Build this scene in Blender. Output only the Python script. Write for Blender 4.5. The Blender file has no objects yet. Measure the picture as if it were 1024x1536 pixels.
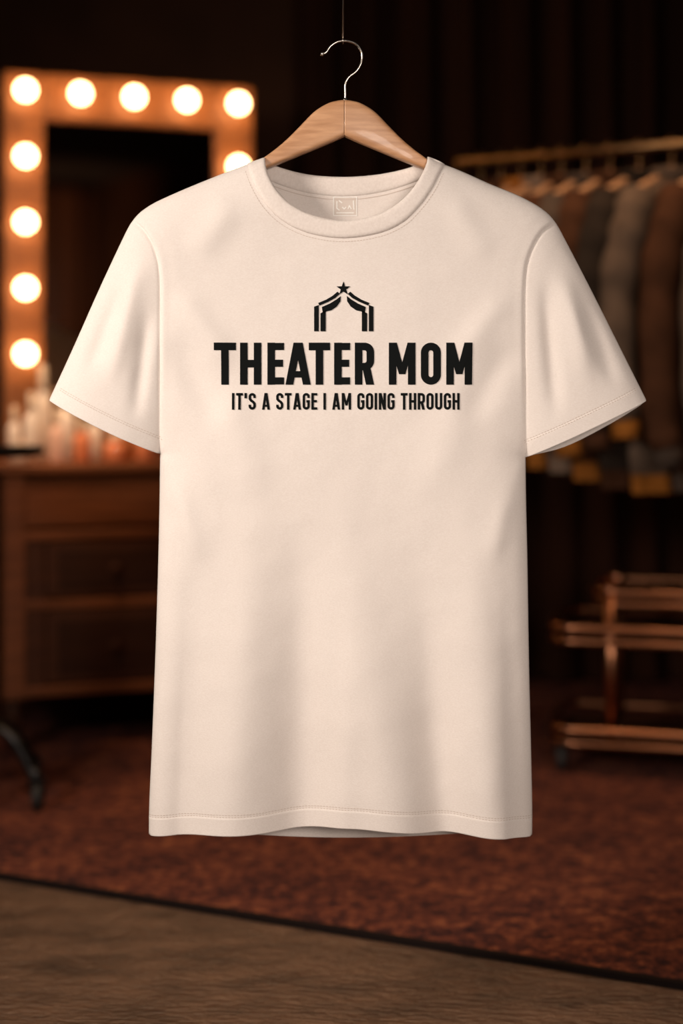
import bpy, bmesh, math, random
import numpy as np
from mathutils import Vector, Matrix
from mathutils.geometry import delaunay_2d_cdt
random.seed(7)
scene = bpy.context.scene
COL = scene.collection
scene.view_settings.view_transform = 'Standard'

# ------------------------------------------------------------------ materials
def new_mat(name):
    m = bpy.data.materials.new(name); m.use_nodes = True
    nt = m.node_tree
    return m, nt, nt.nodes["Principled BSDF"]

def simple(name, col, rough=0.6, metal=0.0, noise=None, bump=None, trans=0.0, sheen=0.0, coat=0.0, spec=0.5):
    """noise=(scale, second colour, stretch xyz)   bump=(scale,strength,dist)"""
    m, nt, b = new_mat(name)
    b.inputs["Base Color"].default_value = (*col, 1)
    b.inputs["Roughness"].default_value = rough
    b.inputs["Metallic"].default_value = metal
    b.inputs["Transmission Weight"].default_value = trans
    b.inputs["Sheen Weight"].default_value = sheen
    b.inputs["Coat Weight"].default_value = coat
    b.inputs["Specular IOR Level"].default_value = spec
    tc = nt.nodes.new("ShaderNodeTexCoord")
    if noise:
        mp = nt.nodes.new("ShaderNodeMapping"); mp.inputs["Scale"].default_value = noise[2]
        nt.links.new(tc.outputs["Object"], mp.inputs["Vector"])
        n = nt.nodes.new("ShaderNodeTexNoise"); n.inputs["Scale"].default_value = noise[0]
        n.inputs["Detail"].default_value = 6
        nt.links.new(mp.outputs[0], n.inputs["Vector"])
        r = nt.nodes.new("ShaderNodeValToRGB")
        r.color_ramp.elements[0].position = 0.35; r.color_ramp.elements[1].position = 0.65
        r.color_ramp.elements[0].color = (*col, 1); r.color_ramp.elements[1].color = (*noise[1], 1)
        nt.links.new(n.outputs["Fac"], r.inputs["Fac"])
        nt.links.new(r.outputs["Color"], b.inputs["Base Color"])
    if bump:
        n2 = nt.nodes.new("ShaderNodeTexNoise"); n2.inputs["Scale"].default_value = bump[0]
        n2.inputs["Detail"].default_value = 4
        nt.links.new(tc.outputs["Object"], n2.inputs["Vector"])
        bp = nt.nodes.new("ShaderNodeBump"); bp.inputs["Strength"].default_value = bump[1]
        bp.inputs["Distance"].default_value = bump[2]
        nt.links.new(n2.outputs["Fac"], bp.inputs["Height"])
        nt.links.new(bp.outputs[0], b.inputs["Normal"])
    return m

def emission(name, col, strength):
    m, nt, b = new_mat(name)
    b.inputs["Base Color"].default_value = (*col, 1)
    b.inputs["Emission Color"].default_value = (*col, 1)
    b.inputs["Emission Strength"].default_value = strength
    return m

def fabric_mat():
    m, nt, b = new_mat("cotton_jersey")
    b.inputs["Roughness"].default_value = 0.9
    b.inputs["Specular IOR Level"].default_value = 0.2
    tc = nt.nodes.new("ShaderNodeTexCoord")
    n = nt.nodes.new("ShaderNodeTexNoise"); n.inputs["Scale"].default_value = 330; n.inputs["Detail"].default_value = 2
    mp = nt.nodes.new("ShaderNodeMapping"); mp.inputs["Scale"].default_value = (1, 1, 2.2)
    nt.links.new(tc.outputs["Object"], mp.inputs["Vector"]); nt.links.new(mp.outputs[0], n.inputs["Vector"])
    r = nt.nodes.new("ShaderNodeValToRGB")
    r.color_ramp.elements[0].position = 0.3; r.color_ramp.elements[1].position = 0.7
    r.color_ramp.elements[0].color = (0.80, 0.718, 0.657, 1); r.color_ramp.elements[1].color = (0.855, 0.78, 0.722, 1)
    nt.links.new(n.outputs["Fac"], r.inputs["Fac"]); nt.links.new(r.outputs["Color"], b.inputs["Base Color"])
    n2 = nt.nodes.new("ShaderNodeTexNoise"); n2.inputs["Scale"].default_value = 6; n2.inputs["Detail"].default_value = 2.5
    nt.links.new(tc.outputs["Object"], n2.inputs["Vector"])
    b1 = nt.nodes.new("ShaderNodeBump"); b1.inputs["Strength"].default_value = 0.6; b1.inputs["Distance"].default_value = 0.014
    nt.links.new(n2.outputs["Fac"], b1.inputs["Height"])
    at = nt.nodes.new("ShaderNodeAttribute"); at.attribute_name = "hem_mm"
    mr = nt.nodes.new("ShaderNodeMapRange"); mr.interpolation_type = 'SMOOTHSTEP'
    mr.inputs["From Min"].default_value = 24; mr.inputs["From Max"].default_value = 29
    mr.inputs["To Min"].default_value = 1; mr.inputs["To Max"].default_value = 0
    nt.links.new(at.outputs["Fac"], mr.inputs["Value"])
    b3 = nt.nodes.new("ShaderNodeBump"); b3.inputs["Strength"].default_value = 0.8; b3.inputs["Distance"].default_value = 0.002
    nt.links.new(mr.outputs[0], b3.inputs["Height"]); nt.links.new(b1.outputs[0], b3.inputs["Normal"])
    b2 = nt.nodes.new("ShaderNodeBump"); b2.inputs["Strength"].default_value = 0.3; b2.inputs["Distance"].default_value = 0.0006
    nt.links.new(n.outputs["Fac"], b2.inputs["Height"]); nt.links.new(b3.outputs[0], b2.inputs["Normal"])
    nt.links.new(b2.outputs[0], b.inputs["Normal"])
    return m

M_fab = fabric_mat()
M_rib = simple("rib_knit", (0.80, 0.712, 0.648), 0.9, noise=(300, (0.86, 0.775, 0.712), (1, 1, 1)), bump=(400, 0.3, 0.0005), spec=0.2)
M_thread = simple("thread", (0.62, 0.52, 0.45), 0.8, spec=0.2)
M_ink = simple("print_ink", (0.008, 0.009, 0.009), 0.9, spec=0.05)
M_label = simple("neck_print", (0.98, 0.95, 0.90), 0.7)
M_labelbg = simple("neck_print_ground", (0.72, 0.63, 0.56), 0.8)
M_hwood = simple("beech_wood", (0.66, 0.36, 0.19), 0.42, noise=(9, (0.50, 0.25, 0.12), (2, 4, 14)), coat=0.15)
M_steel = simple("steel", (0.62, 0.56, 0.50), 0.25, 1.0)
M_frame = simple("oak_frame", (0.36, 0.125, 0.034), 0.5, noise=(6, (0.24, 0.08, 0.02), (3, 3, 12)))
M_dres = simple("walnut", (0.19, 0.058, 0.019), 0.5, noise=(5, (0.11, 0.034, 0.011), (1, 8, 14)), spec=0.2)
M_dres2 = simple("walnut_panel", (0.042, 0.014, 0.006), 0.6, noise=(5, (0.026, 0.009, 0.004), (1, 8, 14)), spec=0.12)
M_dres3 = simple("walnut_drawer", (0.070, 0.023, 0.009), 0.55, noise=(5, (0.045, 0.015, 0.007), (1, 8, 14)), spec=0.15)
M_black = simple("black_metal", (0.012, 0.011, 0.011), 0.35, 0.6)
M_brass = simple("aged_brass", (0.42, 0.23, 0.10), 0.4, 1.0)
M_copper = simple("cart_copper", (0.40, 0.17, 0.085), 0.30, 1.0)
M_rubber = simple("rubber", (0.012, 0.011, 0.01), 0.7)
M_glass, _nt, _b = new_mat("mirror_glass")
_b.inputs["Base Color"].default_value = (0.62, 0.55, 0.5, 1); _b.inputs["Metallic"].default_value = 1; _b.inputs["Roughness"].default_value = 0.04
M_bulb = emission("bulb_glow", (1.0, 0.60, 0.27), 16)
M_wall = simple("wall_paint", (0.075, 0.028, 0.012), 0.8, noise=(3, (0.050, 0.019, 0.008), (1, 1, 1)), spec=0.15)
M_ceil = simple("ceiling_paint", (0.03, 0.018, 0.012), 0.9)
M_drape = simple("velvet_drape", (0.034, 0.011, 0.005), 0.9, noise=(2, (0.019, 0.007, 0.0035), (3, 3, 0.4)), spec=0.1)
M_drape2 = simple("brown_drape", (0.14, 0.052, 0.022), 0.9, noise=(2, (0.08, 0.03, 0.013), (3, 3, 0.4)), spec=0.1)

def floor_mat():
    m, nt, b = new_mat("worn_floor")
    tc = nt.nodes.new("ShaderNodeTexCoord")
    mp = nt.nodes.new("ShaderNodeMapping"); mp.inputs["Scale"].default_value = (1.0, 2.4, 1)
    mp.inputs["Rotation"].default_value = (0, 0, 0.38)
    nt.links.new(tc.outputs["Object"], mp.inputs["Vector"])
    n = nt.nodes.new("ShaderNodeTexNoise"); n.inputs["Scale"].default_value = 6; n.inputs["Detail"].default_value = 10
    n.inputs["Roughness"].default_value = 0.74
    nt.links.new(mp.outputs[0], n.inputs["Vector"])
    r = nt.nodes.new("ShaderNodeValToRGB")
    r.color_ramp.elements[0].position = 0.32; r.color_ramp.elements[1].position = 0.70
    r.color_ramp.elements[0].color = (0.036, 0.019, 0.011, 1); r.color_ramp.elements[1].color = (0.185, 0.100, 0.058, 1)
    nt.links.new(n.outputs["Fac"], r.inputs["Fac"]); nt.links.new(r.outputs[0], b.inputs["Base Color"])
    b.inputs["Roughness"].default_value = 0.30
    n2 = nt.nodes.new("ShaderNodeTexNoise"); n2.inputs["Scale"].default_value = 38; n2.inputs["Detail"].default_value = 6
    nt.links.new(mp.outputs[0], n2.inputs["Vector"])
    bp = nt.nodes.new("ShaderNodeBump"); bp.inputs["Strength"].default_value = 0.9; bp.inputs["Distance"].default_value = 0.012
    nt.links.new(n2.outputs["Fac"], bp.inputs["Height"]); nt.links.new(bp.outputs[0], b.inputs["Normal"])
    return m
M_floor = floor_mat()

def rug_mat():
    m, nt, b = new_mat("rug_pile")
    tc = nt.nodes.new("ShaderNodeTexCoord")
    mp = nt.nodes.new("ShaderNodeMapping"); mp.inputs["Scale"].default_value = (1.0, 1.3, 1)
    nt.links.new(tc.outputs["Object"], mp.inputs["Vector"])
    n = nt.nodes.new("ShaderNodeTexNoise"); n.inputs["Scale"].default_value = 34; n.inputs["Detail"].default_value = 9
    n.inputs["Roughness"].default_value = 0.86
    nt.links.new(mp.outputs[0], n.inputs["Vector"])
    n3 = nt.nodes.new("ShaderNodeTexNoise"); n3.inputs["Scale"].default_value = 5; n3.inputs["Detail"].default_value = 3
    nt.links.new(mp.outputs[0], n3.inputs["Vector"])
    mx = nt.nodes.new("ShaderNodeMix"); mx.inputs[0].default_value = 0.13
    nt.links.new(n.outputs["Fac"], mx.inputs[2]); nt.links.new(n3.outputs["Fac"], mx.inputs[3])
    r = nt.nodes.new("ShaderNodeValToRGB"); e = r.color_ramp.elements
    e[0].position = 0.40; e[0].color = (0.012, 0.008, 0.011, 1)
    e[1].position = 0.65; e[1].color = (0.42, 0.165, 0.070, 1)
    k = e.new(0.475); k.color = (0.065, 0.022, 0.018, 1)
    k = e.new(0.55); k.color = (0.175, 0.050, 0.027, 1)
    nt.links.new(mx.outputs[0], r.inputs["Fac"]); nt.links.new(r.outputs[0], b.inputs["Base Color"])
    b.inputs["Roughness"].default_value = 0.95
    b.inputs["Specular IOR Level"].default_value = 0.1
    n2 = nt.nodes.new("ShaderNodeTexNoise"); n2.inputs["Scale"].default_value = 160; n2.inputs["Detail"].default_value = 3
    nt.links.new(tc.outputs["Object"], n2.inputs["Vector"])
    bp = nt.nodes.new("ShaderNodeBump"); bp.inputs["Strength"].default_value = 0.8; bp.inputs["Distance"].default_value = 0.008
    nt.links.new(n2.outputs["Fac"], bp.inputs["Height"]); nt.links.new(bp.outputs[0], b.inputs["Normal"])
    return m
M_rug = rug_mat()
M_rugedge = simple("rug_binding", (0.010, 0.006, 0.005), 0.9, spec=0.1)

# ------------------------------------------------------------------ mesh helpers
def link(ob, parent=None):
    COL.objects.link(ob)
    if parent is not None: ob.parent = parent
    return ob

def mk(name, verts, faces, mat, parent=None, smooth=True):
    me = bpy.data.meshes.new(name)
    me.from_pydata([tuple(map(float, v)) for v in verts], [], faces)
    me.materials.append(mat)
    if smooth:
        me.polygons.foreach_set("use_smooth", [True] * len(me.polygons))
    me.update()
    return link(bpy.data.objects.new(name, me), parent)

def empty(name, loc=(0, 0, 0), rz=0.0, parent=None):
    e = bpy.data.objects.new(name, None); e.empty_display_size = 0.1
    e.location = loc; e.rotation_euler = (0, 0, rz)
    return link(e, parent)

def box(name, lo, hi, mat, parent=None, bevel=0.004):
    bm = bmesh.new(); bmesh.ops.create_cube(bm, size=1)
    lo = Vector(lo); hi = Vector(hi); c = (lo + hi) / 2; s = hi - lo
    for v in bm.verts: v.co = Vector((v.co.x * s.x, v.co.y * s.y, v.co.z * s.z)) + c
    if bevel > 0:
        bmesh.ops.bevel(bm, geom=bm.edges[:], offset=min(bevel, min(s) * 0.4), segments=2, affect='EDGES', profile=0.5)
    me = bpy.data.meshes.new(name); bm.to_mesh(me); bm.free(); me.materials.append(mat)
    return link(bpy.data.objects.new(name, me), parent)

def catmull(pts, n=8, closed=False):
    P = [np.array(p, float) for p in pts]; out = []
    m = len(P)
    rng = range(m if closed else m - 1)
    for i in rng:
        if closed: p0, p1, p2, p3 = P[(i - 1) % m], P[i], P[(i + 1) % m], P[(i + 2) % m]
        else:
            p1, p2 = P[i], P[i + 1]
            p0 = P[i - 1] if i > 0 else 2 * p1 - p2
            p3 = P[i + 2] if i + 2 < m else 2 * p2 - p1
        for k in range(n):
            t = k / n
            out.append(0.5 * ((2 * p1) + (-p0 + p2) * t + (2 * p0 - 5 * p1 + 4 * p2 - p3) * t * t + (-p0 + 3 * p1 - 3 * p2 + p3) * t ** 3))
    if not closed: out.append(P[-1])
    return np.array(out)

def tube(name, pts, r, mat, parent=None, seg=10, closed=False, radii=None):
    pts = [Vector(p) for p in pts]; n = len(pts); verts = []; faces = []
    prev = None
    for i, p in enumerate(pts):
        if closed: t = (pts[(i + 1) % n] - pts[i - 1]).normalized()
        else: t = (pts[min(i + 1, n - 1)] - pts[max(i - 1, 0)]).normalized()
        if prev is None: a = t.orthogonal().normalized()
        else: a = (prev - t * prev.dot(t)).normalized()
        prev = a; b = t.cross(a)
        rr = radii[i] if radii is not None else r
        for k in range(seg):
            an = 2 * math.pi * k / seg
            verts.append(p + (a * math.cos(an) + b * math.sin(an)) * rr)
    for i in range(n if closed else n - 1):
        for k in range(seg):
            j = (i + 1) % n
            faces.append((i * seg + k, i * seg + (k + 1) % seg, j * seg + (k + 1) % seg, j * seg + k))
    if not closed:
        faces.append(tuple(range(seg))[::-1]); faces.append(tuple((n - 1) * seg + k for k in range(seg)))
    return mk(name, verts, faces, mat, parent)

def lathe(name, prof, mat, loc=(0, 0, 0), parent=None, seg=20, axis='Z'):
    verts = []; faces = []
    for r, z in prof:
        for k in range(seg):
            a = 2 * math.pi * k / seg
            c, s = r * math.cos(a), r * math.sin(a)
            v = (c, s, z) if axis == 'Z' else ((c, z, s) if axis == 'Y' else (z, c, s))
            verts.append((v[0] + loc[0], v[1] + loc[1], v[2] + loc[2]))
    for i in range(len(prof) - 1):
        for k in range(seg):
            faces.append((i * seg + k, i * seg + (k + 1) % seg, (i + 1) * seg + (k + 1) % seg, (i + 1) * seg + k))
    faces.append(tuple(range(seg))[::-1]); faces.append(tuple((len(prof) - 1) * seg + k for k in range(seg)))
    return mk(name, verts, faces, mat, parent)

def join(obs, name):
    bm = bmesh.new(); mats = []
    for o in obs:
        me = o.data; idx = []
        for mt in me.materials:
            if mt not in mats: mats.append(mt)
            idx.append(mats.index(mt))
        start = len(bm.faces)
        bm.from_mesh(me); bm.faces.ensure_lookup_table()
        for f in bm.faces[start:]: f.material_index = idx[f.material_index] if idx else 0
    me = bpy.data.meshes.new(name); bm.to_mesh(me); bm.free()
    for mt in mats: me.materials.append(mt)
    par = obs[0].parent
    for o in obs: bpy.data.objects.remove(o)
    return link(bpy.data.objects.new(name, me), par)

# ------------------------------------------------------------------ room
XL, XR, YF, YB, ZC = -2.3, 2.5, -2.2, 5.3, 2.75
box("floor", (XL, YF, -0.1), (XR, YB, 0), M_floor, bevel=0)
box("ceiling", (XL, YF, ZC), (XR, YB, ZC + 0.1), M_ceil, bevel=0)
box("wall_back", (XL, YB, 0), (XR, YB + 0.1, ZC), M_wall, bevel=0)
box("wall_front", (XL, YF - 0.1, 0), (XR, YF, ZC), M_wall, bevel=0)
box("wall_left", (XL - 0.1, YF, 0), (XL, YB, ZC), M_wall, bevel=0)
box("wall_right", (XR, YF, 0), (XR + 0.1, YB, ZC), M_wall, bevel=0)
box("baseboard_back", (XL, YB - 0.02, 0), (XR, YB, 0.12), M_dres2, bevel=0.004)

def rug():
    e0 = np.array([-0.733 * 0.97, 3.065]); e1 = np.array([0.58, 2.494])
    d = (e1 - e0) / np.linalg.norm(e1 - e0)
    a = e0 + d * (-1.70)
    a[0] = max(a[0], XL + 0.03)
    p = [(a[0], a[1]), (2.42, e0[1] + (2.42 - e0[0]) * d[1] / d[0]), (2.42, 5.2), (a[0], 5.2)]
    h = 0.010
    def slab(name, poly, h, mat):
        v = [(x, y, 0.0005) for x, y in poly] + [(x, y, h) for x, y in poly]
        n = len(poly)
        f = [tuple(range(n))[::-1], tuple(range(n, 2 * n))] + [(i, (i + 1) % n, (i + 1) % n + n, i + n) for i in range(n)]
        return mk(name, v, f, mat, None, False)
    r = slab("pile", p, h, M_rug)
    nrm = np.array([-d[1], d[0]])
    q = [tuple(p[0] - nrm * 0.012), tuple(np.array(p[1]) - nrm * 0.012), tuple(np.array(p[1]) + nrm * 0.003), tuple(p[0] + nrm * 0.003)]
    e = slab("edge", q, h + 0.002, M_rugedge)
    join([r, e], "area_rug")
rug()

def drape(name, x0, x1, y, amp, pitch, mat):
    n = int((x1 - x0) / 0.012); rows = 10; verts = []; faces = []
    for j in range(rows + 1):
        z = 0.03 + (ZC - 0.08 - 0.03) * j / rows
        for i in range(n + 1):
            x = x0 + (x1 - x0) * i / n
            ph = x / pitch * 2 * math.pi
            yy = y + amp * math.sin(ph + 0.6 * math.sin(x * 7)) + amp * 0.4 * math.sin(ph * 2.3 + z)
            verts.append((x, yy, z))
    for j in range(rows):
        for i in range(n):
            a = j * (n + 1) + i; faces.append((a, a + 1, a + n + 2, a + n + 1))
    return mk(name, verts, faces, mat, None)
drape("stage_curtain", -0.15, 2.42, 5.12, 0.045, 0.16, M_drape)
drape("stage_curtain.001", 0.3, 2.42, -2.08, 0.045, 0.2, M_drape2)

# ------------------------------------------------------------------ vanity dresser + mirror
ANG = math.radians(17.7)
dres = empty("vanity_dresser", (-0.945, 4.10, 0), ANG)
W, Dp, H = 1.02, 0.46, 0.82
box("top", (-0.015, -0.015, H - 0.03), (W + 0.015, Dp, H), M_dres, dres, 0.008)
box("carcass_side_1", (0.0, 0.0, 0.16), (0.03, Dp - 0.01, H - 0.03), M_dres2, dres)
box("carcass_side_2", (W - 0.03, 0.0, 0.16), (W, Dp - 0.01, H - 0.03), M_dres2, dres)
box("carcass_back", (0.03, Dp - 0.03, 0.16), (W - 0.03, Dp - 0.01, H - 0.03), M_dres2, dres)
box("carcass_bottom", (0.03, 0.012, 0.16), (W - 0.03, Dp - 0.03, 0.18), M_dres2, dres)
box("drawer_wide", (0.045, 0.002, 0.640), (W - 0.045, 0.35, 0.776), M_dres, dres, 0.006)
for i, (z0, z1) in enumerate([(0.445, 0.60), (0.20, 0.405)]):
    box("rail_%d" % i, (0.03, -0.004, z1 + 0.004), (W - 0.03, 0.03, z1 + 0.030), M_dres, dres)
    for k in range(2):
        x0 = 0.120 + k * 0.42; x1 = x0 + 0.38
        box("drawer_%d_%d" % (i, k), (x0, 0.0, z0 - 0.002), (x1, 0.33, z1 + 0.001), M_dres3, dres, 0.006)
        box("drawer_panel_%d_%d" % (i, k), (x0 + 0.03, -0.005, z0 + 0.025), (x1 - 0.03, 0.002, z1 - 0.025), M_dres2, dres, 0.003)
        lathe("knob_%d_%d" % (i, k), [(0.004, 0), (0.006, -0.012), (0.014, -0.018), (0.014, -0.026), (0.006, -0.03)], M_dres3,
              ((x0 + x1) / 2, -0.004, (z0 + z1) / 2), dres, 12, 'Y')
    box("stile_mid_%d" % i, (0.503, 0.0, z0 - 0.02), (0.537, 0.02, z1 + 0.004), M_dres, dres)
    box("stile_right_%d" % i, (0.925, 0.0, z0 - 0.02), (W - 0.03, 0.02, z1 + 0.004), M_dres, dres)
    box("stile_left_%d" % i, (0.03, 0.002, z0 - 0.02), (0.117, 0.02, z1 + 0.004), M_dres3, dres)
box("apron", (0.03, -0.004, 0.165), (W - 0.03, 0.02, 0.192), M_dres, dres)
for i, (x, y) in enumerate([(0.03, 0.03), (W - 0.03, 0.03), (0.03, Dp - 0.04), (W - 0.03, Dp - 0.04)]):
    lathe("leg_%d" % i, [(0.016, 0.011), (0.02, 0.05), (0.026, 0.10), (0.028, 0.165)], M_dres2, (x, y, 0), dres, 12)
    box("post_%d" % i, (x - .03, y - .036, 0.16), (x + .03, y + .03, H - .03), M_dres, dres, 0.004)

mir = empty("vanity_mirror", (-0.945 + 0.089 * math.cos(ANG) - 0.339 * math.sin(ANG), 4.10 + 0.089 * math.sin(ANG) + 0.339 * math.cos(ANG), 0), ANG)
mw, zt, zb, fw = 0.656, 1.93, 0.824, 0.062
def mbox(n, x0, x1, z0, z1): return box(n, (x0, 0.0, z0), (x1, 0.045, z1), M_frame, mir, 0.008)
mbox("frame_left", -fw, fw, zb, zt + 0.068)
mbox("frame_right", mw - fw, mw + fw, zb, zt + 0.068)
mbox("frame_top", fw, mw - fw, zt - 0.075, zt + 0.068)
mbox("frame_bottom", fw, mw - fw, zb, zb + 0.09)
box("glass", (fw - 0.002, 0.02, zb + 0.085), (mw - fw + 0.002, 0.03, zt - 0.07), M_glass, mir, 0)
box("backing", (-fw + 0.01, 0.046, zb + 0.01), (mw + fw - 0.01, 0.058, zt + 0.05), M_dres2, mir, 0)
bl = [(i * mw / 4, zt) for i in range(5)] + [(0, zt - 0.198 * i) for i in range(1, 5)] + [(mw, zt - 0.198 * i) for i in range(1, 5)]
BR = 0.030
prof = [(0.012, -0.018), (0.016, -0.024)]
for k in range(1, 12):
    a = math.pi * (0.17 + 0.83 * k / 11); prof.append((max(0.0008, BR * math.sin(a)), -0.052 + BR * math.cos(a)))
bs, ss = [], []
for i, (x, z) in enumerate(bl):
    bs.append(lathe("b", prof, M_bulb, (x, 0, z), mir, 20, 'Y'))
    ss.append(lathe("s", [(0.026, 0.0), (0.026, -0.006), (0.018, -0.012), (0.015, -0.022)], M_brass, (x, 0, z), mir, 16, 'Y'))
join(bs, "bulbs"); join(ss, "sockets")

def liquid(name, c, r=0.12, t=0.6): return simple(name, c, r, 0, trans=t)
M_bot = [liquid("amber_glass", (0.70, 0.28, 0.09)), liquid("pink_bottle", (0.85, 0.52, 0.38), 0.2, 0.05), liquid("clear_bottle", (0.92, 0.76, 0.62), 0.1, 0.15),
         simple("cream_jar", (0.6, 0.42, 0.30), 0.3), liquid("rose_glass", (0.75, 0.24, 0.10), 0.15, 0.15)]
M_cap = simple("bottle_cap", (0.75, 0.55, 0.38), 0.3, 0.2)
cos = empty("cosmetic_bottles", (-0.945, 4.10, H), ANG)
spec = [(0.09, .13, .20, .022, 2), (0.13, .20, .28, .026, 2), (0.16, .10, .15, .02, 1), (0.20, .22, .21, .028, 2), (0.235, .12, .12, .025, 4), (0.28, .18, .15, .024, 2),
        (0.33, .10, .08, .034, 4), (0.37, .20, .12, .024, 0), (0.42, .12, .10, .028, 4), (0.46, .2, .14, .022, 1), (0.05, .22, .16, .02, 2), (0.055, .08, .06, .03, 3),
        (0.51, .1, .07, .035, 0), (0.7, .15, .16, .025, 2), (0.8, .12, .1, .03, 1)]
for i, (x, y, h, r, m) in enumerate(spec):
    lathe("bottle_%d" % i, [(r * .9, 0), (r, .004), (r, h * .55), (r * .9, h * .64), (r * .4, h * .72), (r * .38, h * .78)], M_bot[m], (x, y, 0.0005), cos, 16)
    lathe("cap_%d" % i, [(r * .48, h * .76), (r * .5, h * .77), (r * .48, h), (r * .4, h * 1.01)], M_cap, (x, y, 0.0005), cos, 14)

st = empty("rolling_tray_stand", (-0.885, 3.60, 0))
lathe("tray", [(0.13, 0.862), (0.15, 0.866), (0.155, 0.885), (0.150, 0.885), (0.145, 0.872), (0.01, 0.871)], M_black, (0, 0, 0), st, 32)
lathe("pole", [(0.018, 0.20), (0.018, 0.60), (0.012, 0.605), (0.012, 0.865)], M_black, (0, 0, 0), st, 16)
lathe("hub", [(0.02, 0.16), (0.035, 0.17), (0.035, 0.23), (0.02, 0.24)], M_black, (0, 0, 0), st, 20)
def caster(prefix, x, y, parent, wr=0.032, mat=M_black, z0=0.0):
    lathe(prefix + "_wheel", [(wr * .5, -0.011), (wr * .95, -0.010), (wr, -0.005), (wr, 0.005), (wr * .95, 0.010), (wr * .5, 0.011)], M_rubber, (x, y, z0 + wr), parent, 20, 'X')
    box(prefix + "_fork_1", (x - 0.017, y - 0.010, z0 + wr), (x - 0.012, y + 0.010, z0 + wr * 2.3), mat, parent, 0.001)
    box(prefix + "_fork_2", (x + 0.012, y - 0.010, z0 + wr), (x + 0.017, y + 0.010, z0 + wr * 2.3), mat, parent, 0.001)
    box(prefix + "_plate", (x - 0.017, y - 0.012, z0 + wr * 2.2), (x + 0.017, y + 0.012, z0 + wr * 2.5), mat, parent, 0.001)
for i in range(5):
    a = math.radians(-22 + 72 * i); dx, dy = math.cos(a), math.sin(a)
    p = catmull([(dx * r, dy * r, z) for r, z in [(0.02, 0.20), (0.06, 0.195), (0.10, 0.17), (0.125, 0.135), (0.145, 0.105), (0.165, 0.09)]], 5)
    tube("leg_%d" % i, p, 0.014, M_black, st)
    caster("caster_%d" % i, dx * 0.165, dy * 0.165, st, z0=0.0105)

# ------------------------------------------------------------------ clothes rack
A = np.array([0.345, 4.21]); B = np.array([1.36, 3.68]); ZR = 1.685
rdir = (B - A) / np.linalg.norm(B - A); rlen = float(np.linalg.norm(B - A)); RA = math.atan2(rdir[1], rdir[0])
rk = empty("clothes_rack", (A[0], A[1], 0), RA)
tube("rail", [(-0.015, 0, ZR), (rlen + 0.04, 0, ZR)], 0.0115, M_brass, rk, 14)
for i, x in enumerate((0, rlen)):
    tube("post_%d" % i, [(x, 0, 0.13), (x, 0, ZR + 0.004)], 0.0125, M_brass, rk, 14)
    tube("foot_%d" % i, [(x, -0.24, 0.13), (x, 0.24, 0.13)], 0.014, M_black, rk, 14)
    caster("caster_a%d" % i, x, -0.22, rk, 0.045, z0=0.0105); caster("caster_b%d" % i, x, 0.22, rk, 0.045, z0=0.0105)

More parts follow.
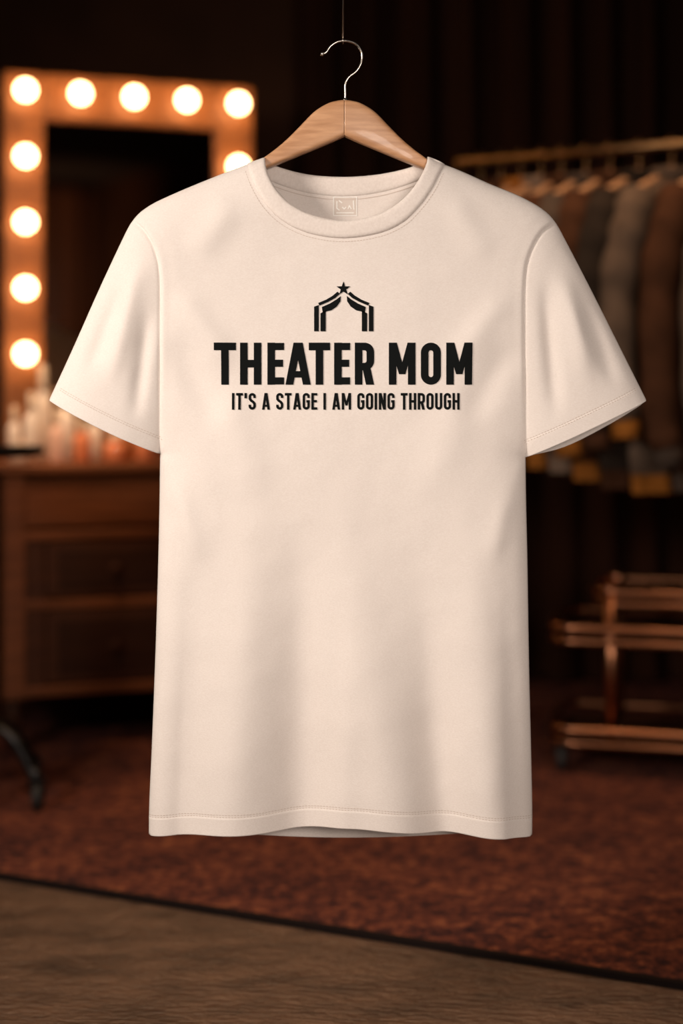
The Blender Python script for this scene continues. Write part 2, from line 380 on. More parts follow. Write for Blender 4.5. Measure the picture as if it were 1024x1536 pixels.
def cloth(name, c):
    c2 = tuple(v * 0.6 for v in c)
    return simple(name, c, 0.9, 0, noise=(12, c2, (1, 1, 1)), bump=(90, 0.4, 0.003), spec=0.1)
CC = [cloth("grey_wool", (0.080, 0.054, 0.039)), cloth("taupe_cotton", (0.125, 0.082, 0.056)), cloth("mustard_cloth", (0.36, 0.125, 0.020)), cloth("brown_cloth", (0.070, 0.027, 0.012)),
      cloth("pale_linen", (0.24, 0.16, 0.11)), cloth("charcoal_cloth", (0.030, 0.020, 0.014))]
gar = empty("hanging_garments", (A[0], A[1], 0), RA)
def garment(i, x, yaw, L, mat, trim, sl=0.56, hw=0.21):
    g = empty("garment_%d" % i, (x, 0, 0), yaw, gar)
    zt_ = ZR - 0.085
    rows = [(0, .055, .05), (-.015, .075, .05), (-.035, .12, .045), (-.055, .165, .045), (-.08, .195, .048), (-.12, .205, .055), (-.2, .205, .06), (-.35, .20, .055), (-.5, .20, .05)]
    z = -.5
    while z > -L + 0.06: z -= 0.06; rows.append((z, .205, .05))
    rows += [(-L, .20, .047), (-L - .005, .195, .045), (-L - .055, .19, .043)]
    seg = 44; verts = []; faces = []
    for j, (dz, a, b) in enumerate(rows):
        for k in range(seg):
            t = 2 * math.pi * k / seg
            fold = 1 + min(1, j / 8) * 0.24 * math.sin(7 * t + i + 0.3 * j)
            verts.append((b * math.sin(t) * fold, a * hw / .21 * math.cos(t), zt_ + dz))
    for j in range(len(rows) - 1):
        for k in range(seg):
            faces.append((j * seg + k, j * seg + (k + 1) % seg, (j + 1) * seg + (k + 1) % seg, (j + 1) * seg + k))
    ob = mk("body", verts, faces, mat, g); ob.data.materials.append(trim)
    for p in ob.data.polygons:
        if p.index // seg >= len(rows) - 2: p.material_index = 1
    for s in (-1, 1):
        pts = catmull([(0, s * hw * .78, zt_ - .075), (0.005, s * (hw + .0), zt_ - .14), (-0.01, s * (hw + .035), zt_ - .30), (0.0, s * (hw + .045), zt_ - sl + .1), (0.012, s * (hw + .03), zt_ - sl)], 6)
        n = len(pts); rad = [(.056 - .014 * q / n) * (1 + .07 * math.sin(q * 1.7 + i)) for q in range(n)]
        tube("sleeve_%d" % (s + 1), pts, .05, mat, g, 16, radii=rad)
        tube("cuff_%d" % (s + 1), [pts[-1], pts[-1] + np.array([0.002, 0, -.05])], .037, trim, g, 16)
    tube("collar", [(0.045 * math.sin(a), 0.06 * math.cos(a), zt_ + 0.005) for a in np.linspace(0, 2 * math.pi, 20)[:-1]], 0.014, mat, g, 8, closed=True)
    tube("hanger_arm", catmull([(0, -.17, zt_ - .06), (0, -.06, zt_ - .01), (0, 0, zt_ + .02), (0, .06, zt_ - .01), (0, .17, zt_ - .06)], 4), 0.010, M_hwood, g, 8)
    hk = [(0, 0, zt_ + .02), (0, 0, zt_ + .05)] + [(0, 0.019 * math.cos(a), ZR + 0.019 * math.sin(a)) for a in np.linspace(-math.pi / 2, math.pi, 12)]
    tube("hanger_hook", hk, 0.0025, M_brass, g, 6)
gs = [(0.06, -8, .70, 5, 5), (0.12, -12, .70, 3, 2), (0.18, -10, .69, 2, 3), (0.24, -14, .70, 4, 2), (0.30, -12, .73, 3, 2), (0.37, -16, .74, 0, 4),
      (0.44, -18, .76, 3, 2), (0.52, -20, .78, 5, 3), (0.61, -24, .79, 1, 2), (0.72, -24, .78, 3, 0), (0.84, -28, .80, 1, 2), (0.95, -22, .80, 0, 2), (1.04, -20, .78, 5, 5)]
for i, (x, yw, L, m, t) in enumerate(gs):
    garment(i, x, math.radians(yw), L, CC[m], CC[t], sl=L - 0.06 - 0.04 * ((i * 7) % 3), hw=0.175)

# ------------------------------------------------------------------ brass rolling cart (two stepped tiers)
ct = empty("rolling_cart", (0.82, 4.02, 0), math.radians(-14))
def rring(name, x0, x1, y0, y1, z, r=0.011, mat=M_copper, rc=0.07):
    p = []
    for cx, cy, a0 in ((x1 - rc, y1 - rc, 0), (x0 + rc, y1 - rc, 90), (x0 + rc, y0 + rc, 180), (x1 - rc, y0 + rc, 270)):
        for k in range(7):
            a = math.radians(a0 + 15 * k); p.append((cx + rc * math.cos(a), cy + rc * math.sin(a), z))
    return tube(name, p, r, mat, ct, 10, closed=True)
def shelf(name, x0, x1, y0, y1, z):
    box(name, (x0 + .02, y0 + .02, z - .008), (x1 - .02, y1 - .02, z + .004), M_dres2, ct, 0.003)
rring("rail_top", -0.12, 0.26, -0.16, 0.16, 0.49); shelf("shelf_top", -0.12, 0.26, -0.16, 0.16, 0.465); rring("rail_top_low", -0.12, 0.26, -0.16, 0.16, 0.46, 0.008)
rring("rail_mid", -0.23, 0.26, -0.18, 0.18, 0.395); shelf("shelf_mid", -0.23, 0.26, -0.18, 0.18, 0.365); rring("rail_mid_low", -0.23, 0.26, -0.18, 0.18, 0.36, 0.009)
rring("rail_base", -0.23, 0.26, -0.18, 0.18, 0.125); shelf("shelf_base", -0.23, 0.26, -0.18, 0.18, 0.095); rring("rail_base_low", -0.23, 0.26, -0.18, 0.18, 0.09, 0.009)
for i, (x, y, zt2) in enumerate([(-0.07, -0.15, .49), (-0.07, 0.15, .49), (0.14, -0.15, .51), (0.14, 0.15, .51)]):
    tube("post_%d" % i, [(x, y, 0.085), (x, y, zt2)], 0.019, M_copper, ct, 14)
    lathe("post_cap_%d" % i, [(0.018, zt2 - .01), (0.024, zt2), (0.022, zt2 + .014), (0.006, zt2 + .022)], M_copper, (x, y, 0), ct, 14)
for i, (x, y) in enumerate([(-0.20, -0.15), (-0.20, 0.15), (0.17, -0.15), (0.17, 0.15)]):
    caster("caster_%d" % i, x, y, ct, 0.033, z0=0.0105)

# ------------------------------------------------------------------ T-SHIRT
# garment pattern coordinates in millimetres: u to the right, v downwards
YS = 2.2
TF, TB, WD = 32.0, 36.0, 85.0
def w3(u, v, y): return ((u - 512) / 1000.0, y, 1.0 + (600 - v) / 1000.0)
def seg_dist(P, poly, signed=False):
    poly = np.asarray(poly, float); best = np.full(len(P), 1e9); sg = np.zeros(len(P))
    for a, b in zip(poly[:-1], poly[1:]):
        d = b - a; L2 = max(d @ d, 1e-9)
        t = np.clip(((P - a) @ d) / L2, 0, 1)
        dd = np.hypot(*(P - (a + t[:, None] * d)).T)
        if signed:
            s = np.sign((P[:, 0] - a[0]) * d[1] - (P[:, 1] - a[1]) * d[0]); sg = np.where(dd < best, s, sg)
        best = np.minimum(best, dd)
    return (best, sg) if signed else best
def resample(poly, step):
    poly = np.asarray(poly, float); L = np.r_[0, np.cumsum(np.hypot(*np.diff(poly, axis=0).T))]
    n = max(2, int(round(L[-1] / step)) + 1); s = np.linspace(0, L[-1], n)
    return np.c_[np.interp(s, L, poly[:, 0]), np.interp(s, L, poly[:, 1])]
def offset(curve, d, step=4):
    c = resample(curve, step); t = np.gradient(c, axis=0); t /= np.hypot(*t.T)[:, None]
    return c + np.c_[-t[:, 1], t[:, 0]] * d
Lsh = catmull([(380, 243), (345, 256), (300, 274), (262, 290), (232, 304), (212, 317), (199, 331), (187, 352), (150, 431), (110, 521), (75, 597)], 6)
Rsh = catmull([(656, 243), (690, 256), (735, 276), (772, 291), (800, 305), (820, 319), (833, 334), (846, 357), (888, 438), (932, 526), (968, 598)], 6)
Lsd = catmull([(240, 681), (239, 760), (237, 850), (233, 980), (228, 1110), (224, 1200), (223, 1251)], 6)
Rsd = catmull([(788, 686), (789, 760), (791, 850), (793, 980), (796, 1110), (798, 1200), (798, 1252)], 6)
Lcf_f = catmull([(75, 597), (78, 602), (120, 625), (180, 655), (240, 681)], 6)
Rcf_f = catmull([(968, 598), (964, 603), (915, 627), (850, 658), (788, 686)], 6)
Lcf_b = catmull([(75, 597), (79, 604), (122, 629), (182, 659), (240, 681)], 6)
Rcf_b = catmull([(968, 598), (962, 609), (918, 638), (852, 671), (788, 686)], 6)
Hem_f = catmull([(223, 1251), (270, 1247), (330, 1242), (400, 1240), (460, 1236), (520, 1232), (580, 1234), (640, 1240), (700, 1243), (755, 1247), (798, 1252)], 6)
Hem_b = catmull([(223, 1251), (330, 1259), (460, 1266), (580, 1266), (700, 1260), (798, 1252)], 6)
F_in = [(398, 236), (399, 249), (404, 267), (417, 290), (437, 310), (468, 326), (514, 335), (562, 327), (593, 311), (615, 290), (630, 267), (638, 249), (641, 235)]
F_out = [(371, 246), (376, 264), (386, 288), (403, 315), (429, 338), (465, 354), (514, 361), (566, 354), (602, 338), (627, 314), (646, 287), (658, 263), (667, 247)]
B_in = [(398, 236), (405, 242), (425, 249), (466, 257), (514, 260), (562, 257), (608, 249), (632, 241), (641, 235)]
B_out = [(371, 246), (384, 257), (410, 271), (458, 285), (514, 291), (570, 285), (620, 271), (653, 257), (667, 247)]
nk_f = catmull([tuple(0.25 * np.array(a) + 0.75 * np.array(b)) for a, b in zip(F_in[1:-1], F_out[1:-1])], 6)
nk_f = np.vstack([Lsh[:1], nk_f, Rsh[:1]])
nk_b = catmull([tuple(0.35 * np.array(a) + 0.65 * np.array(b)) for a, b in zip(B_in[1:-1], B_out[1:-1])], 6)
nk_b = np.vstack([Lsh[:1], nk_b, Rsh[:1]])
LshX = np.vstack([[398, 236], Lsh]); RshX = np.vstack([[641, 235], Rsh])
armL = catmull([(199, 331), (220, 350), (236, 380), (243, 420), (243, 500), (242, 600), (240, 681)], 6)
armR = catmull([(833, 334), (809, 352), (792, 382), (784, 420), (783, 500), (785, 600), (788, 686)], 6)
def sstep(t): t = np.clip(t, 0, 1); return t * t * (3 - 2 * t)
FOLDS = [ # u0,v0,u1,v1,width,amp
    (500, 660, 590, 1262, 48, 19), (450, 720, 455, 1262, 36, -19), (390, 640, 350, 1262, 42, 15), (690, 700, 742, 1262, 40, 16),
    (620, 780, 668, 1262, 30, -16), (300, 740, 278, 1262, 32, -13), (530, 900, 510, 1262, 20, 5), (764, 760, 776, 1262, 20, -5)]
LOCAL = [ # sleeves & upper body: short wrinkles
    (215, 380, 168, 590, 16, 8), (190, 420, 130, 570, 14, -7), (228, 450, 205, 640, 11, -7), (838, 390, 880, 590, 17, 9), (812, 410, 832, 640, 12, -9),
    (868, 440, 925, 590, 13, -7), (255, 500, 340, 650, 22, -6), (262, 430, 360, 560, 20, 5), (772, 500, 690, 650, 22, -6), (765, 430, 670, 560, 20, 5),
    (360, 290, 290, 400, 22, 4), (668, 290, 735, 400, 22, 4), (250, 700, 310, 850, 18, 5), (778, 700, 725, 860, 18, 4), (330, 560, 400, 760, 30, 5), (700, 560, 640, 760, 30, 4)]
def gfun(P, T=TF, front=True):
    P = np.asarray(P, float)
    ds = [seg_dist(P, LshX), seg_dist(P, RshX), seg_dist(P, Lsd), seg_dist(P, Rsd)]
    m = np.minimum.reduce(ds)
    ds.append(seg_dist(P, armL[8:]) + 0.30 * np.maximum(0, 681 - P[:, 1]))
    ds.append(seg_dist(P, armR[8:]) + 0.30 * np.maximum(0, 686 - P[:, 1]))
    s = sum(np.maximum(d, 0.02) ** -3.0 for d in ds); d = s ** (-1 / 3)
    q = np.clip(d / WD, 0, 1); g = T * np.sqrt(np.maximum(0, 1 - (1 - q) ** 2))
    mask = np.clip(d / 45, 0, 1)
    if front:
        for u0, v0, u1, v1, w, A_ in FOLDS:
            t = (P[:, 1] - v0) / (v1 - v0); uc = u0 + (u1 - u0) * t
            g = g + A_ * sstep(t * 1.1) * np.exp(-((P[:, 0] - uc) / (w * (0.7 + 0.5 * np.clip(t, 0, 1)))) ** 2) * mask
        for u0, v0, u1, v1, w, A_ in LOCAL:
            a = np.array([u0, v0], float); b = np.array([u1, v1], float); dd = b - a; L = np.linalg.norm(dd); dd /= L
            t = ((P - a) @ dd) / L; n = (P - a) @ np.array([-dd[1], dd[0]])
            g = g + A_ * np.exp(-(n / w) ** 2) * np.exp(-((t - .5) / .36) ** 4) * mask
    # armhole seams: narrow groove with the sleeve tucked slightly below the body panel
    for arm, side in ((armL, 1), (armR, -1)):
        dist, sg = seg_dist(P, arm, True)
        fade = np.clip((655 - P[:, 1]) / 90, 0, 1) * np.clip(m / 10, 0, 1)
        g = g - (1.8 * np.exp(-(dist / 2.6) ** 2) + 2.0 * np.exp(-(dist / 14.0) ** 2)) * fade
        body_side = (sg * side) > 0
        g = g + np.where(body_side, 1.6 * np.exp(-((dist - 5) / 7.0) ** 2), 0.0) * fade * np.clip(dist / 3, 0, 1)
    g = np.where(m < 0.05, 0.0, np.maximum(g, 0))
    return g

def inside(P, poly):
    x, y = P[:, 0], P[:, 1]; c = np.zeros(len(P), bool); n = len(poly)
    for i in range(n):
        x1, y1 = poly[i]; x2, y2 = poly[i - 1]
        if y1 == y2: continue
        c ^= ((y1 > y) != (y2 > y)) & (x < (x2 - x1) * (y - y1) / (y2 - y1) + x1)
    return c
STEP = 5.0
def panel(cfL, cfR, hem, nk, front):
    def rs(p): return resample(p, STEP)
    loop = [rs(Lsh)[:-1], rs(cfL)[:-1], rs(Lsd)[:-1], rs(hem)[:-1], rs(Rsd)[::-1][:-1], rs(cfR)[::-1][:-1], rs(Rsh)[::-1][:-1], rs(nk)[::-1][:-1]]
    out = np.vstack(loop); n = len(out)
    nxt = np.roll(out, -1, 0); prv = np.roll(out, 1, 0); t = nxt - prv; t /= np.hypot(*t.T)[:, None]
    nr = np.c_[-t[:, 1], t[:, 0]]
    clo = np.vstack([out, out[:1]])
    test = out + nr * 1.0
    if inside(test, out).mean() < 0.5: nr = -nr
    extra = []
    for off in (1.4, 3.6):
        q = out + nr * off; ok = inside(q, out) & (seg_dist(q, clo) > off * 0.85); extra.append(q[ok])
    gx, gy = np.meshgrid(np.arange(60, 985, STEP), np.arange(230, 1280, STEP * 0.866))
    gx = gx + (np.arange(gx.shape[0]) % 2)[:, None] * STEP / 2
    G = np.c_[gx.ravel(), gy.ravel()]; G = G[inside(G, out)]; G = G[seg_dist(G, clo) > 6.2]
    for arm in (armL, armR):
        G = G[seg_dist(G, arm) > 8.0]
        for off in (-6.5, -4, -2.2, -1, 0, 1, 2.2, 4, 6.5):
            q = offset(arm, off, 3.5); extra.append(q[inside(q, out) & (seg_dist(q, clo) > 6.2)])
    allp = np.vstack([out] + extra + [G])
    res = delaunay_2d_cdt([Vector(p) for p in allp], [(i, (i + 1) % n) for i in range(n)], [], 1, 1e-5)
    P = np.array([(v.x, v.y) for v in res[0]]); faces = [tuple(f) for f in res[2]]
    g = gfun(P, TF if front else TB, front)
    Y = YS - g / 1000 if front else YS + g / 1000
    V = [w3(u, v, y) for (u, v), y in zip(P, Y)]
    # cuffs only count on the sleeve side of the armhole
    sleeve = (P[:, 0] < 243) | (P[:, 0] > 785)
    cuff = np.where(sleeve & (P[:, 1] < 690), np.minimum(seg_dist(P, cfL), seg_dist(P, cfR)) + 4, 200.0)
    hd = np.minimum(seg_dist(P, hem), cuff)
    F = []
    for f in faces:
        a, b, c = (np.array(P[i]) for i in f[:3])
        cr = (b[0] - a[0]) * (c[1] - a[1]) - (b[1] - a[1]) * (c[0] - a[0])
        good = (cr < 0) if front else (cr > 0)
        F.append(f if good else f[::-1])
    return V, F, hd

shirt = empty("t_shirt", (0, 0, 0))
V1, F1, h1 = panel(Lcf_f, Rcf_f, Hem_f, nk_f, True)
V2, F2, h2 = panel(Lcf_b, Rcf_b, Hem_b, nk_b, False)
o = len(V1)
body = mk("body", V1 + V2, F1 + [tuple(i + o for i in f) for f in F2], M_fab, shirt)
at = body.data.attributes.new("hem_mm", 'FLOAT', 'POINT'); at.data.foreach_set("value", np.r_[h1, h2].astype(np.float32))
bm = bmesh.new(); bm.from_mesh(body.data); bmesh.ops.remove_doubles(bm, verts=bm.verts[:], dist=0.00012); bm.to_mesh(body.data); bm.free()
sol = body.modifiers.new("cloth_thickness", 'SOLIDIFY'); sol.thickness = 0.0012; sol.offset = -1

def band(name, cin, cout, front):
    a = catmull(cin, 10); b = catmull(cout, 10); n = len(a); m = 8
    V = []; ring = 2 * (m + 1)
    for i in range(n):
        cols = []
        for k in range(m + 1):
            t = k / m; p = a[i] * (1 - t) + b[i] * t; cols.append((p, t))
        P = np.array([c[0] for c in cols]); g = gfun(P, TF if front else TB, False)
        for (p, t), gg in zip(cols, g):
            h = 2.8 * (1 - (2 * t - 1) ** 4) ** 0.5 if 0 < t < 1 else 0
            y = YS - (gg + 0.4 + h) / 1000 if front else YS + (gg - 0.6 - h) / 1000
            V.append(w3(p[0], p[1], y))
        for (p, t), gg in list(zip(cols, g))[::-1]:
            h = 1.6 * (1 - (2 * t - 1) ** 4) ** 0.5 if 0 < t < 1 else 0
            y = YS - (gg - 0.8 - h) / 1000 if front else YS + (gg + 0.6 + h) / 1000
            V.append(w3(p[0], p[1], y))
    F = []
    for i in range(n - 1):
        for k in range(ring):
            F.append((i * ring + k, i * ring + (k + 1) % ring, (i + 1) * ring + (k + 1) % ring, (i + 1) * ring + k))
    ob = mk(name, V, F, M_rib, shirt)
    bm = bmesh.new(); bm.from_mesh(ob.data); bmesh.ops.recalc_face_normals(bm, faces=bm.faces[:]); bm.to_mesh(ob.data); bm.free()
band("collar_front", F_in, F_out, True)
band("collar_back", B_in, B_out, False)

class Patch:
    def __init__(s): s.P = []; s.F = []; s.O = []; s.lift = 0.0
    def bump(s): s.lift = (s.lift + 0.02) % 0.34
    def quad(s, a, b, c, d, n=1, m=1):
        a, b, c, d = (np.array(q, float) for q in (a, b, c, d)); o = len(s.P)
        # keep a consistent winding so that every face looks outwards
        cr = (b[0] - a[0]) * (d[1] - a[1]) - (b[1] - a[1]) * (d[0] - a[0])
        for j in range(m + 1):
            for i in range(n + 1):
                u, v = i / n, j / m
                s.P.append((a * (1 - u) + b * u) * (1 - v) + (d * (1 - u) + c * u) * v); s.O.append(s.lift)
        for j in range(m):
            for i in range(n):
                k = o + j * (n + 1) + i; f = (k, k + 1, k + n + 2, k + n + 1)
                s.F.append(f if cr < 0 else f[::-1])
    def ribbon(s, pts, w, closed=False, step=3.0):
        q = []
        for p in pts:
            p = np.array(p, float)
            if not q or np.linalg.norm(p - q[-1]) > 0.05: q.append(p)
        if closed and np.linalg.norm(q[0] - q[-1]) < 0.05: q.pop()
        pts = q; n = len(pts); L = []; R = []
        for i in range(n):
            if closed: d0 = pts[i] - pts[i - 1]; d1 = pts[(i + 1) % n] - pts[i]
            else:
                d0 = pts[i] - pts[i - 1] if i > 0 else pts[1] - pts[0]
                d1 = pts[i + 1] - pts[i] if i < n - 1 else pts[-1] - pts[-2]
            d0 = d0 / (np.linalg.norm(d0) + 1e-9); d1 = d1 / (np.linalg.norm(d1) + 1e-9)
            n0 = np.array([-d0[1], d0[0]]); n1 = np.array([-d1[1], d1[0]]); nn = n0 + n1; nn /= np.linalg.norm(nn) + 1e-9
            k = 1 / max(0.5, nn @ n0); L.append(pts[i] + nn * w / 2 * k); R.append(pts[i] - nn * w / 2 * k)
        for i in range(n if closed else n - 1):
            j = (i + 1) % n; m = max(1, int(np.linalg.norm(pts[j] - pts[i]) / step))
            s.quad(L[i], R[i], R[j], L[j], 2 if w > 6 else 1, m)
        s.bump()
    def poly(s, pts):
        res = delaunay_2d_cdt([Vector(p) for p in pts], [(i, (i + 1) % len(pts)) for i in range(len(pts))], [], 1, 1e-5)
        o = len(s.P); s.P += [np.array((v.x, v.y)) for v in res[0]]; s.O += [s.lift] * len(res[0])
        for f in res[2]:
            a, b, c = (np.array(res[0][i]) for i in f[:3])
            cr = (b[0] - a[0]) * (c[1] - a[1]) - (b[1] - a[1]) * (c[0] - a[0])
            f = tuple(i + o for i in f); s.F.append(f if cr < 0 else f[::-1])
    def build(s, name, mat, off=0.7, front=True):
        P = np.array(s.P); g = gfun(P, TF if front else TB, front)
        V = [w3(u, v, YS - (gg + off + oo) / 1000 if front else YS + (gg - off - oo) / 1000) for (u, v), gg, oo in zip(P, g, s.O)]
        return mk(name, V, s.F, mat, shirt)

def arc(cx, cy, rx, ry, a0, a1, n=8):
    return [(cx + rx * math.cos(math.radians(a0 + (a1 - a0) * k / n)), cy + ry * math.sin(math.radians(a0 + (a1 - a0) * k / n))) for k in range(n + 1)]
def glyph(pt, ch, x, base, W, H, s):
    def T(p): return (x + p[0], base - p[1])
    R = lambda pts, closed=False, w=s: pt.ribbon([T(p) for p in pts], w, closed)
    def Q(a, b, c, d): pt.quad(T(a), T(b), T(c), T(d), 3, max(2, int(H / 4))); pt.bump()
    h = s / 2; r = min(W * 0.5 - h, H * 0.17)
    if ch == 'T': R([(0, H - h), (W, H - h)]); R([(W / 2, H - h), (W / 2, 0)])
    elif ch == 'H': R([(h, 0), (h, H)]); R([(W - h, 0), (W - h, H)]); R([(h, H / 2), (W - h, H / 2)])
    elif ch == 'E': R([(h, 0), (h, H)]); R([(h, h), (W, h)], w=s * .94); R([(h, H - h), (W, H - h)], w=s * .94); R([(h, H * .51), (W * .94, H * .51)], w=s * .94)
    elif ch == 'A':
        Q((0, 0), (1.03 * s, 0), (W / 2 + .45 * s, H), (W / 2 - .6 * s, H)); Q((W - 1.03 * s, 0), (W, 0), (W / 2 + .6 * s, H), (W / 2 - .45 * s, H))
        Q((W * .24, H * .17), (W * .76, H * .17), (W * .72, H * .17 + s * .85), (W * .28, H * .17 + s * .85))
    elif ch == 'R':
        R([(h, 0), (h, H)]); m = H * .43
        R([(h, H - h), (W - h - r, H - h)] + arc(W - h - r, H - h - r, r, r, 90, 0) + arc(W - h - r, m + r, r, r, 0, -90) + [(h, m)])
        Q((W - 1.08 * s, 0), (W, 0), (W * .5 + s * .75, m), (W * .5 - s * .3, m))
    elif ch == 'M':
        R([(h, 0), (h, H)]); R([(W - h, 0), (W - h, H)]); b = H * .25
        Q((0 + s * .1, H), (s * 1.05, H), (W / 2 + .42 * s, b), (W / 2 - .42 * s, b)); Q((W - s * 1.05, H), (W - s * .1, H), (W / 2 + .42 * s, b), (W / 2 - .42 * s, b))
    elif ch == 'N':
        R([(h, 0), (h, H)]); R([(W - h, 0), (W - h, H)]); Q((W - s * 1.1, 0), (W - s * .1, 0), (s * 1.1, H), (s * .1, H))
    elif ch == 'O':
        R(arc(W - h - r, H - h - r, r, r, 0, 90) + arc(h + r, H - h - r, r, r, 90, 180) + arc(h + r, h + r, r, r, 180, 270) + arc(W - h - r, h + r, r, r, 270, 360), True)
    elif ch == 'I': R([(h, 0), (h, H)])
    elif ch == "'": R([(h, H * .68), (h, H)])
    elif ch == 'U': R([(h, H)] + arc(h + r, h + r, r, r, 180, 270) + arc(W - h - r, h + r, r, r, 270, 360) + [(W - h, H)])
    elif ch == 'G':
        R([(W - h, H * .70)] + arc(W - h - r, H - h - r, r, r, 0, 90) + arc(h + r, H - h - r, r, r, 90, 180) + arc(h + r, h + r, r, r, 180, 270) + arc(W - h - r, h + r, r, r, 270, 360) + [(W - h, H * .5), (W * .52, H * .5)])
    elif ch == 'S':
        pts = [(W - h, H * .70)] + arc(W - h - r, H - h - r, r, r, 0, 90, 5) + arc(h + r, H - h - r, r, r, 90, 180, 5) + [(h * 1.05, H * .64), (W * .34, H * .55), (W * .66, H * .45), (W - h * 1.05, H * .35)] + \
            arc(W - h - r, h + r, r, r, 0, -90, 5) + arc(h + r, h + r, r, r, 270, 180, 5) + [(h, H * .30)]
        R(pts)
ink = Patch()
sc = 0.9855
def U(px): return 512 + (px - 512) * sc
def Vv(py): return 600 + (py - 600) * sc
for ch, a, b in [('T', 321, 354), ('H', 360, 392), ('E', 401, 426), ('A', 428, 466), ('T', 463, 495), ('E', 501, 525), ('R', 532, 561),
                 ('M', 583, 623), ('O', 631, 661), ('M', 669, 708)]:
    glyph(ink, ch, U(a), Vv(577), (b - a) * sc, 63 * sc, 11.4 * sc)
text = "IT'S A STAGE I AM GOING THROUGH"
wd = {'I': 4.4, "'": 4.4, ' ': 5.2, 'M': 15.5, 'A': 13.2, 'T': 11.2, 'E': 9.8}
ws = [wd.get(c, 11.8) for c in text]; gap = 2.4
tot = sum(ws) + gap * (len(text) - 1); k = (689 - 348) / tot
x = 348.0
for c, w in zip(text, ws):
    if c != ' ': glyph(ink, c, U(x), Vv(614.5), w * k * sc, 25 * sc, 3.8 * sc)
    x += (w + gap) * k
star = [(515 + (11 if i % 2 == 0 else 4.4) * math.sin(math.pi * i / 5), 433 - (11 if i % 2 == 0 else 4.4) * math.cos(math.pi * i / 5)) for i in range(10)]
ink.poly([(U(a), Vv(b)) for a, b in star])
shapes = [[(471, 460), (478, 457.5), (478, 497), (471, 497)],
          [(480.5, 470), (488.5, 465.5), (488.5, 497), (480.5, 497)],
          [(477, 454.5), (489, 449.5), (499, 443.5), (506, 437.5), (509.5, 441), (503, 447), (493, 452.5), (479, 458.5)],
          [(482.5, 460.5), (494, 455.5), (504, 449.5), (511, 444), (510.5, 452), (505, 460), (497, 465.5), (490, 467), (484, 470)]]
for sh in shapes:
    ink.poly([(U(a), Vv(b)) for a, b in sh]); ink.poly([(U(1031 - a), Vv(b)) for a, b in sh][::-1])
ink.build("chest_print", M_ink)

th = Patch()
def stitch(curve, dash=3.0, gap=1.7, w=0.8):
    c = resample(curve, 0.5); n = len(c); i = 0; dn = int(dash / .5); gn = int(gap / .5)
    while i + dn < n:
        th.ribbon([c[i], c[i + dn]], w); i += dn + gn
Fo = catmull(F_out, 10)
stitch(offset(Fo, 5.0)[3:-3])
stitch(offset(Hem_f, -28)[1:-1]); stitch(offset(Hem_f, -31)[1:-1])
stitch(offset(Lcf_f[6:], -22)[1:-1]); stitch(offset(Rcf_f[6:], 22)[1:-1]); stitch(offset(Lcf_f[6:], -25)[1:-1]); stitch(offset(Rcf_f[6:], 25)[1:-1])
th.build("stitching", M_thread, 0.25)
bgp = Patch(); bgp.quad((501, 292), (534, 292), (534, 318), (501, 318), 6, 5); bgp.build("neck_label_ground", M_labelbg, 1.6, False)
lb = Patch()
def rect(a, b, c, d, w=1.0): lb.ribbon([(a, b), (c, b), (c, d), (a, d)], w, True)
rect(500, 291, 535, 319, 1.4)
for pts in ([(505, 297), (505, 308), (509, 311)], [(513, 306), (516, 309), (519, 306)], [(522, 309), (524, 304), (527, 309)], [(530, 296), (531, 310)], [(504, 315), (531, 315)], [(508, 296), (513, 300)]):
    lb.ribbon(pts, 1.6)
lb.build("neck_label", M_label, 2.0, False)
tb = Patch()
c = offset(catmull(B_out, 10), 4.0)[6:-6]
tb.ribbon(list(c), 0.9, step=4); tb.build("neck_tape_seam", M_thread, 1.8, False)

# ------------------------------------------------------------------ hanger
hg = empty("wooden_clothes_hanger", (0, 0, 0))
offs = [0, 10, 25, 45, 65, 85, 105, 125, 150, 200, 235]
top = [151, 152, 156, 168, 188, 208, 225, 240, 262, 289, 306]
bot = [205, 209.5, 216, 224, 232, 240, 248, 256, 272, 300, 314]
hd = [12, 12, 12, 12, 12, 12, 11.5, 11, 8, 5, 4]
yo = [-1, -.5, .5, 2, 3.5, 4.5, 5, 4, 2, 0, 0]
for s, nm in ((-1, "arm_left"), (1, "arm_right")):
    tt = catmull(list(zip(offs, top, bot, hd, yo)), 5); V = []; F = []; seg = 28
    for (of, t_, b_, h_, y_) in tt:
        cz = (t_ + b_) / 2; hz = (b_ - t_) / 2
        for k_ in range(seg):
            a = 2 * math.pi * k_ / seg; ca, sa = math.cos(a), math.sin(a); e = 0.42
            V.append(w3(516.5 + s * (of + 0.12), cz - hz * math.copysign(abs(sa) ** e, sa), YS + (y_ + h_ * math.copysign(abs(ca) ** e, ca)) / 1000))
    n = len(tt)
    for i in range(n - 1):
        for k_ in range(seg): F.append((i * seg + k_, i * seg + (k_ + 1) % seg, (i + 1) * seg + (k_ + 1) % seg, (i + 1) * seg + k_))
    F.append(tuple(range(seg))); F.append(tuple((n - 1) * seg + q for q in range(seg)))
    ob = mk(nm, V, F, M_hwood, hg)
    bm = bmesh.new(); bm.from_mesh(ob.data); bmesh.ops.recalc_face_normals(bm, faces=bm.faces[:]); bm.to_mesh(ob.data); bm.free()
hk = catmull([(518, 160), (518, 140), (518, 126), (523, 116), (535, 106), (542, 93), (542.5, 79), (535, 67), (521, 61.5), (507, 62.5), (496, 69), (489.5, 78), (484, 81)], 8)
tube("hook", [w3(a, b, YS) for a, b in hk], 0.0019, M_steel, hg, 12)
lathe("hook_tip", [(0.0005, -0.0032), (0.002, -0.0026), (0.0031, 0), (0.002, 0.0026), (0.0005, 0.0032)], M_steel, w3(483.5, 81, YS), hg, 12)
lathe("ferrule", [(0.0045, -0.004), (0.0045, 0.002), (0.0028, 0.004)], M_steel, w3(518, 151, YS), hg, 14)
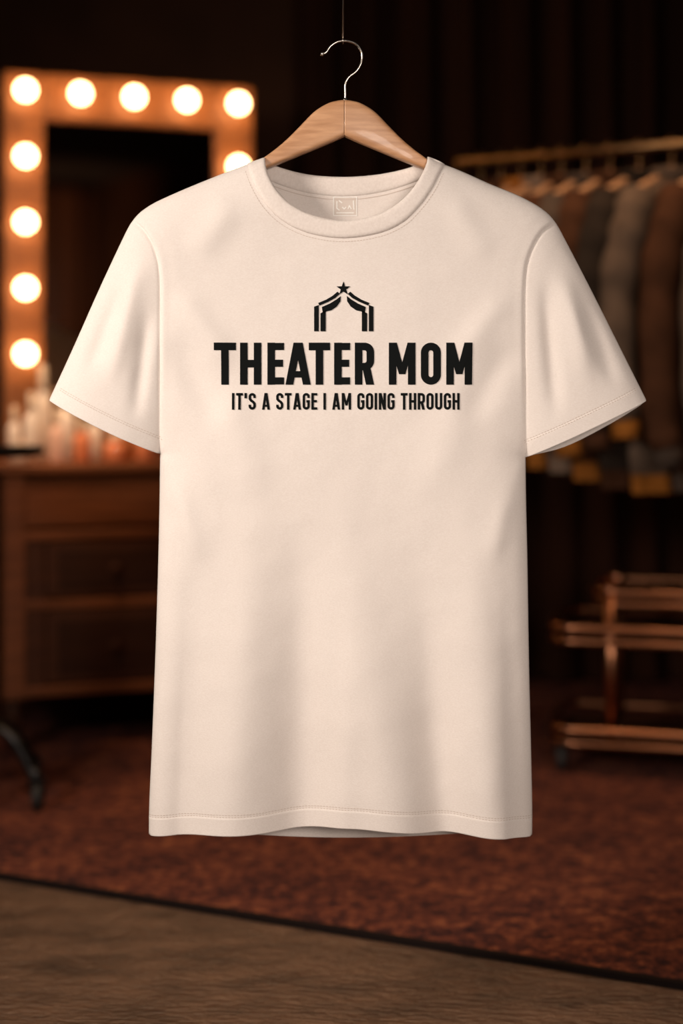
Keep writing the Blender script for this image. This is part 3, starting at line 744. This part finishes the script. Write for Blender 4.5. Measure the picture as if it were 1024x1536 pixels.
wr = empty("suspension_wire", (0, 0, 0))
tube("wire", [w3(514.5, 58, YS), w3(514.5, -100, YS), (0.0025, YS, ZC)], 0.0012, M_steel, wr, 8)
tube("loop", [(0.0025, YS + 0.0042 * math.cos(a), 1.5385 + 0.0042 * math.sin(a)) for a in np.linspace(0, 2 * math.pi, 14)[:-1]], 0.0009, M_steel, wr, 6, closed=True)

# ------------------------------------------------------------------ lights
def area(name, loc, target, size, power, col, spread=180):
    l = bpy.data.lights.new(name, 'AREA'); l.shape = 'DISK'; l.size = size; l.energy = power; l.color = col; l.spread = math.radians(spread)
    o = bpy.data.objects.new(name, l); o.location = loc
    o.rotation_euler = (Vector(target) - Vector(loc)).to_track_quat('-Z', 'Y').to_euler()
    return link(o)
def spot(name, loc, target, power, col, ang, rad=0.12):
    l = bpy.data.lights.new(name, 'SPOT'); l.energy = power; l.color = col; l.spot_size = math.radians(ang); l.spot_blend = 0.9; l.shadow_soft_size = rad
    o = bpy.data.objects.new(name, l); o.location = loc
    o.rotation_euler = (Vector(target) - Vector(loc)).to_track_quat('-Z', 'Y').to_euler()
    return link(o)
area("key_softbox", (-1.85, 0.95, 1.85), (0.05, 2.2, 0.8), 0.6, 19.5, (1.0, 0.88, 0.78), 110)
area("fill_softbox", (0.7, -0.6, 1.4), (0, 2.2, 0.75), 0.9, 7.6, (1.0, 0.87, 0.78), 70)
spot("rug_spot", (0.55, 3.6, 2.7), (0.35, 3.2, 0), 80, (1.0, 0.64, 0.38), 72)
spot("floor_spot", (-0.75, 2.95, 2.65), (-0.45, 2.75, 0), 62, (1.0, 0.70, 0.46), 55)
spot("rack_spot", (0.75, 2.9, 2.65), (0.9, 3.95, 1.1), 22, (1.0, 0.64, 0.37), 60)
spot("dresser_spot", (-1.0, 3.0, 2.3), (-0.7, 4.1, 0.5), 38, (1.0, 0.55, 0.27), 55)
spot("tabletop_spot", (-0.85, 3.55, 2.6), (-0.80, 4.30, 0.90), 190, (1.0, 0.72, 0.50), 20, 0.05)
spot("curtain_spot", (1.2, -0.9, 1.3), (2.0, -2.1, 2.2), 60, (1.0, 0.65, 0.4), 90)

w = bpy.data.worlds.new("world"); scene.world = w; w.use_nodes = True
w.node_tree.nodes["Background"].inputs[0].default_value = (0.9, 0.55, 0.35, 1); w.node_tree.nodes["Background"].inputs[1].default_value = 0.02

# ------------------------------------------------------------------ camera
cam = bpy.data.cameras.new("camera"); co = bpy.data.objects.new("camera", cam); link(co)
co.location = (0, 0, 1.0); co.rotation_euler = (math.radians(90), 0, 0)
cam.sensor_fit = 'VERTICAL'; cam.sensor_height = 36; cam.lens = 2200 / 1536 * 36
cam.shift_y = -(768 - 600) / 1536
cam.dof.use_dof = True; cam.dof.focus_distance = 2.175; cam.dof.aperture_fstop = 1.25
scene.camera = co
